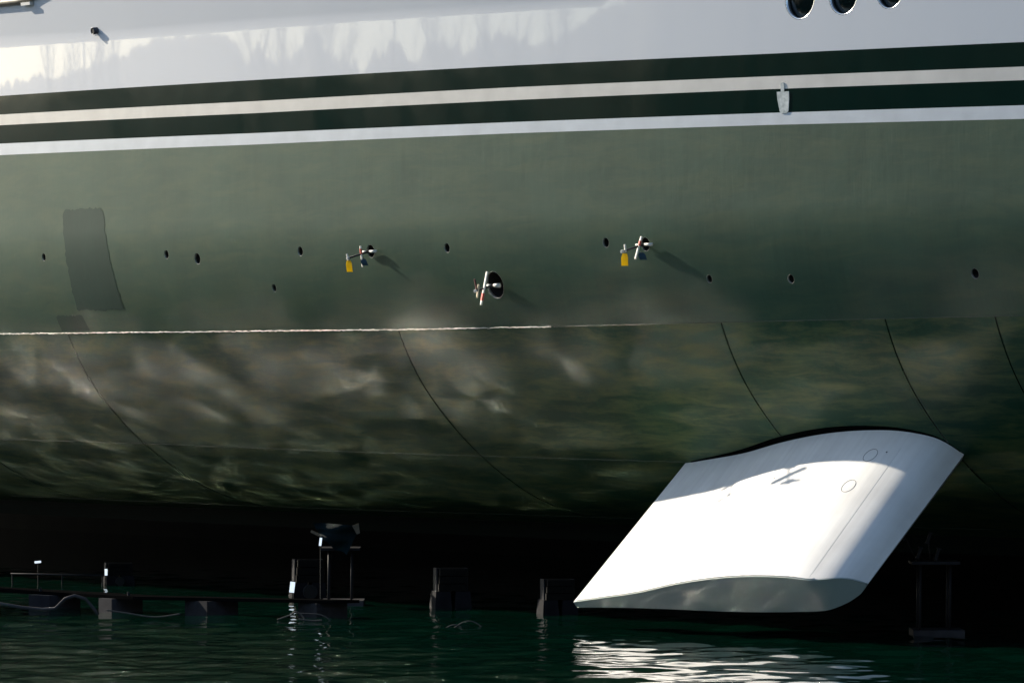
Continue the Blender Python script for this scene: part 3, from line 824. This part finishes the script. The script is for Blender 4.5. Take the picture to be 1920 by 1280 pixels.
p0, p1 = at(20, 1075, 85.3), at(196, 1078, 85.3)
def rail():
    root = thing('pipe_rail', 'thin grey pipe rail running left from the round holed block', 'rail', (p0.x, p0.y, WATER_Z))
    MB().tube([p0, p1], .012, 8).build('pipe', M['dim_grey'], root, True)
    for f in (.02, .55, .98):
        q = p0.lerp(p1, f); MB().tube([q, Vector((q.x, q.y, WATER_Z - .1))], .012, 6).build('post', M['steel_dark'], root)
rail()

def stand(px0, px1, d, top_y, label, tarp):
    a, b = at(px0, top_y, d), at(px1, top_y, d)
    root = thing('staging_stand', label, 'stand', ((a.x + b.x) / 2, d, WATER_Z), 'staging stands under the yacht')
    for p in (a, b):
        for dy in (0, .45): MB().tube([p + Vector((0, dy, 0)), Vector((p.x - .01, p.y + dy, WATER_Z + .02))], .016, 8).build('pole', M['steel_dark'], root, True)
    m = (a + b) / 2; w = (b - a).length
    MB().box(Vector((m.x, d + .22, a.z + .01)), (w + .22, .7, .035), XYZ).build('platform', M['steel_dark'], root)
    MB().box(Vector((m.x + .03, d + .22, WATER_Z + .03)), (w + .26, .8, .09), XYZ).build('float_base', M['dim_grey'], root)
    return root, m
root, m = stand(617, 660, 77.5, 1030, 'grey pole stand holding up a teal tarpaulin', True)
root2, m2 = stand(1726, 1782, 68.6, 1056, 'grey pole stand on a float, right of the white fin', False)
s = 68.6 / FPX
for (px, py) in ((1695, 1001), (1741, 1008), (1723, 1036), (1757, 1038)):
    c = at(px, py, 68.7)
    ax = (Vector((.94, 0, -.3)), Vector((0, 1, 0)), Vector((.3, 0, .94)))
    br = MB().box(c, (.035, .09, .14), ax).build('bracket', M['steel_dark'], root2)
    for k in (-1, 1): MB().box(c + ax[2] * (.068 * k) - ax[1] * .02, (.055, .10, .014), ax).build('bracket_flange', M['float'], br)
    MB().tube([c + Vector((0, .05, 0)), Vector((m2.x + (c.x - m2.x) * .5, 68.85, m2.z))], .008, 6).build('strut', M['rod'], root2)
# tarpaulin slung over the left stand
def tarpaulin():
    d = 77.3; root = thing('tarpaulin', 'crumpled teal tarpaulin slung under the hull on the pole stand', 'tarpaulin', at(632, 1040, d))
    TL, TR, BR, BL = at(586, 979, d), at(676, 985, d - .1), at(650, 1041, d - .2), at(604, 1012, d - .1)
    n1, n2 = 16, 12; vs = []
    for i in range(n1):
        for j in range(n2):
            a, b = i / (n1 - 1), j / (n2 - 1)
            p = TL.lerp(TR, a).lerp(BL.lerp(BR, a), b)
            vs.append(p + Vector((0, .05 * math.sin(7 * a + 3 * b) + .03 * math.sin(13 * b + 5 * a), .02 * math.sin(9 * a) * b)))
    f = bridge(n1, n2).tolist()
    MB().add(vs, f).build('sheet', M['tarp'], root, True)
    MB().box(at(591, 999, d - .06), (.13, .02, .035), (Vector((.9, 0, -.43)), Vector((0, 1, 0)), Vector((.43, 0, .9)))).build('batten', M['board'], root)
    MB().frustum(at(672, 1000, d - .12), (.05, .02), (.10, .02), .14, (Vector((.9, 0, .3)), Vector((0, 1, 0)), Vector((-.3, 0, .9)))).build('batten', M['board'], root)
tarpaulin()

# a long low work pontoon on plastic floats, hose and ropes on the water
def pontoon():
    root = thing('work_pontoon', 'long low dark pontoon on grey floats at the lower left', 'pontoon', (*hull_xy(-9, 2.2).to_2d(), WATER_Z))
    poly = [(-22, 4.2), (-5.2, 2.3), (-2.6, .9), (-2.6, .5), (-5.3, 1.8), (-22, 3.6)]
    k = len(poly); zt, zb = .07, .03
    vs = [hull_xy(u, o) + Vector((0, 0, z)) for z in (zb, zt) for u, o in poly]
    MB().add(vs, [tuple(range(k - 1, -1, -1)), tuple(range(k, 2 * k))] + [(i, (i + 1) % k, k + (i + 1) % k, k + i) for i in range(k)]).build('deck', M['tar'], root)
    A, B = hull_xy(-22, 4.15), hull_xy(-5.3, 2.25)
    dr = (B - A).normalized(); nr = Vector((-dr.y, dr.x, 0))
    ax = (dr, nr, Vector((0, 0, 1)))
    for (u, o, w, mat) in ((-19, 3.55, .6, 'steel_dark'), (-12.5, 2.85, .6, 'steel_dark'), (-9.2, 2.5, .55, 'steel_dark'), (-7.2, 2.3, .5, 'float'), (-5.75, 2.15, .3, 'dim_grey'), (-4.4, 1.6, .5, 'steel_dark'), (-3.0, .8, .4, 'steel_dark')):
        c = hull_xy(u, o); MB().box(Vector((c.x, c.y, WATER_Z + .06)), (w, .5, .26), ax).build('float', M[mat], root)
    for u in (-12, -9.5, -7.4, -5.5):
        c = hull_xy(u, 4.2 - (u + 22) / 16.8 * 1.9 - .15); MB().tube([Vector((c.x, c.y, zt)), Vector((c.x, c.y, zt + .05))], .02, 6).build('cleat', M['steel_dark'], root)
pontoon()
def hose():
    d = 73.1
    pts = [at(-60, 1124, d), at(0, 1131, d), at(40, 1138, d), at(80, 1142, d), at(104, 1140, d - .05), at(122, 1122, d - .1), at(140, 1116, d - .1), at(160, 1122, d - .05), at(176, 1140, d), at(184, 1152, d)]
    tag(MB().tube(pts, .022, 8).build('hose', M['dim_grey'], None, True), 'grey hose lying in from the left edge over the pontoon floats', 'hose')
hose()
def rope(pts, r, label, grp=None):
    # Catmull-Rom through the points
    P = [pts[0]] + pts + [pts[-1]]; out = []
    for i in range(1, len(P) - 2):
        for t in np.linspace(0, 1, 9)[:-1]:
            a, b, c, d = P[i - 1], P[i], P[i + 1], P[i + 2]
            out.append(.5 * ((2 * b) + (c - a) * t + (2 * a - 5 * b + 4 * c - d) * t * t + (3 * b - a - 3 * c + d) * t ** 3))
    out.append(P[-2])
    return tag(MB().tube(out, r, 6).build('rope', M['rope'], None, True), label, 'rope', grp)
d = 72.9
G1 = 'ropes lying along the waterline'
rope([at(x, y, d) for x, y in ((200, 1143), (240, 1149), (290, 1156), (338, 1150))], .010, 'slack pale rope below the edge of the pontoon', G1)
rope([at(x, y, d) for x, y in ((520, 1161), (545, 1152), (556, 1146), (570, 1158), (566, 1166))], .010, 'pale rope rising to a small peak left of the stand', G1)
rope([at(x, y, d) for x, y in ((556, 1149), (585, 1150), (605, 1153), (625, 1166))], .008, 'pale rope arching down to the right beside the stand poles', G1)
rope([at(x, y, 72.6) for x, y in ((560, 1160), (585, 1163), (604, 1162))], .011, 'short pale rope floating flat below the arched ropes', G1)
d = 71.0
rope([at(x, y, d) for x, y in ((835, 1178), (845, 1172), (856, 1171), (866, 1176), (872, 1182))], .008, 'small pale rope loop standing out of the water, left one', G1)
rope([at(x, y, d) for x, y in ((852, 1176), (868, 1166), (884, 1164), (900, 1172), (911, 1186))], .008, 'larger pale rope loop standing out of the water, right one', G1)
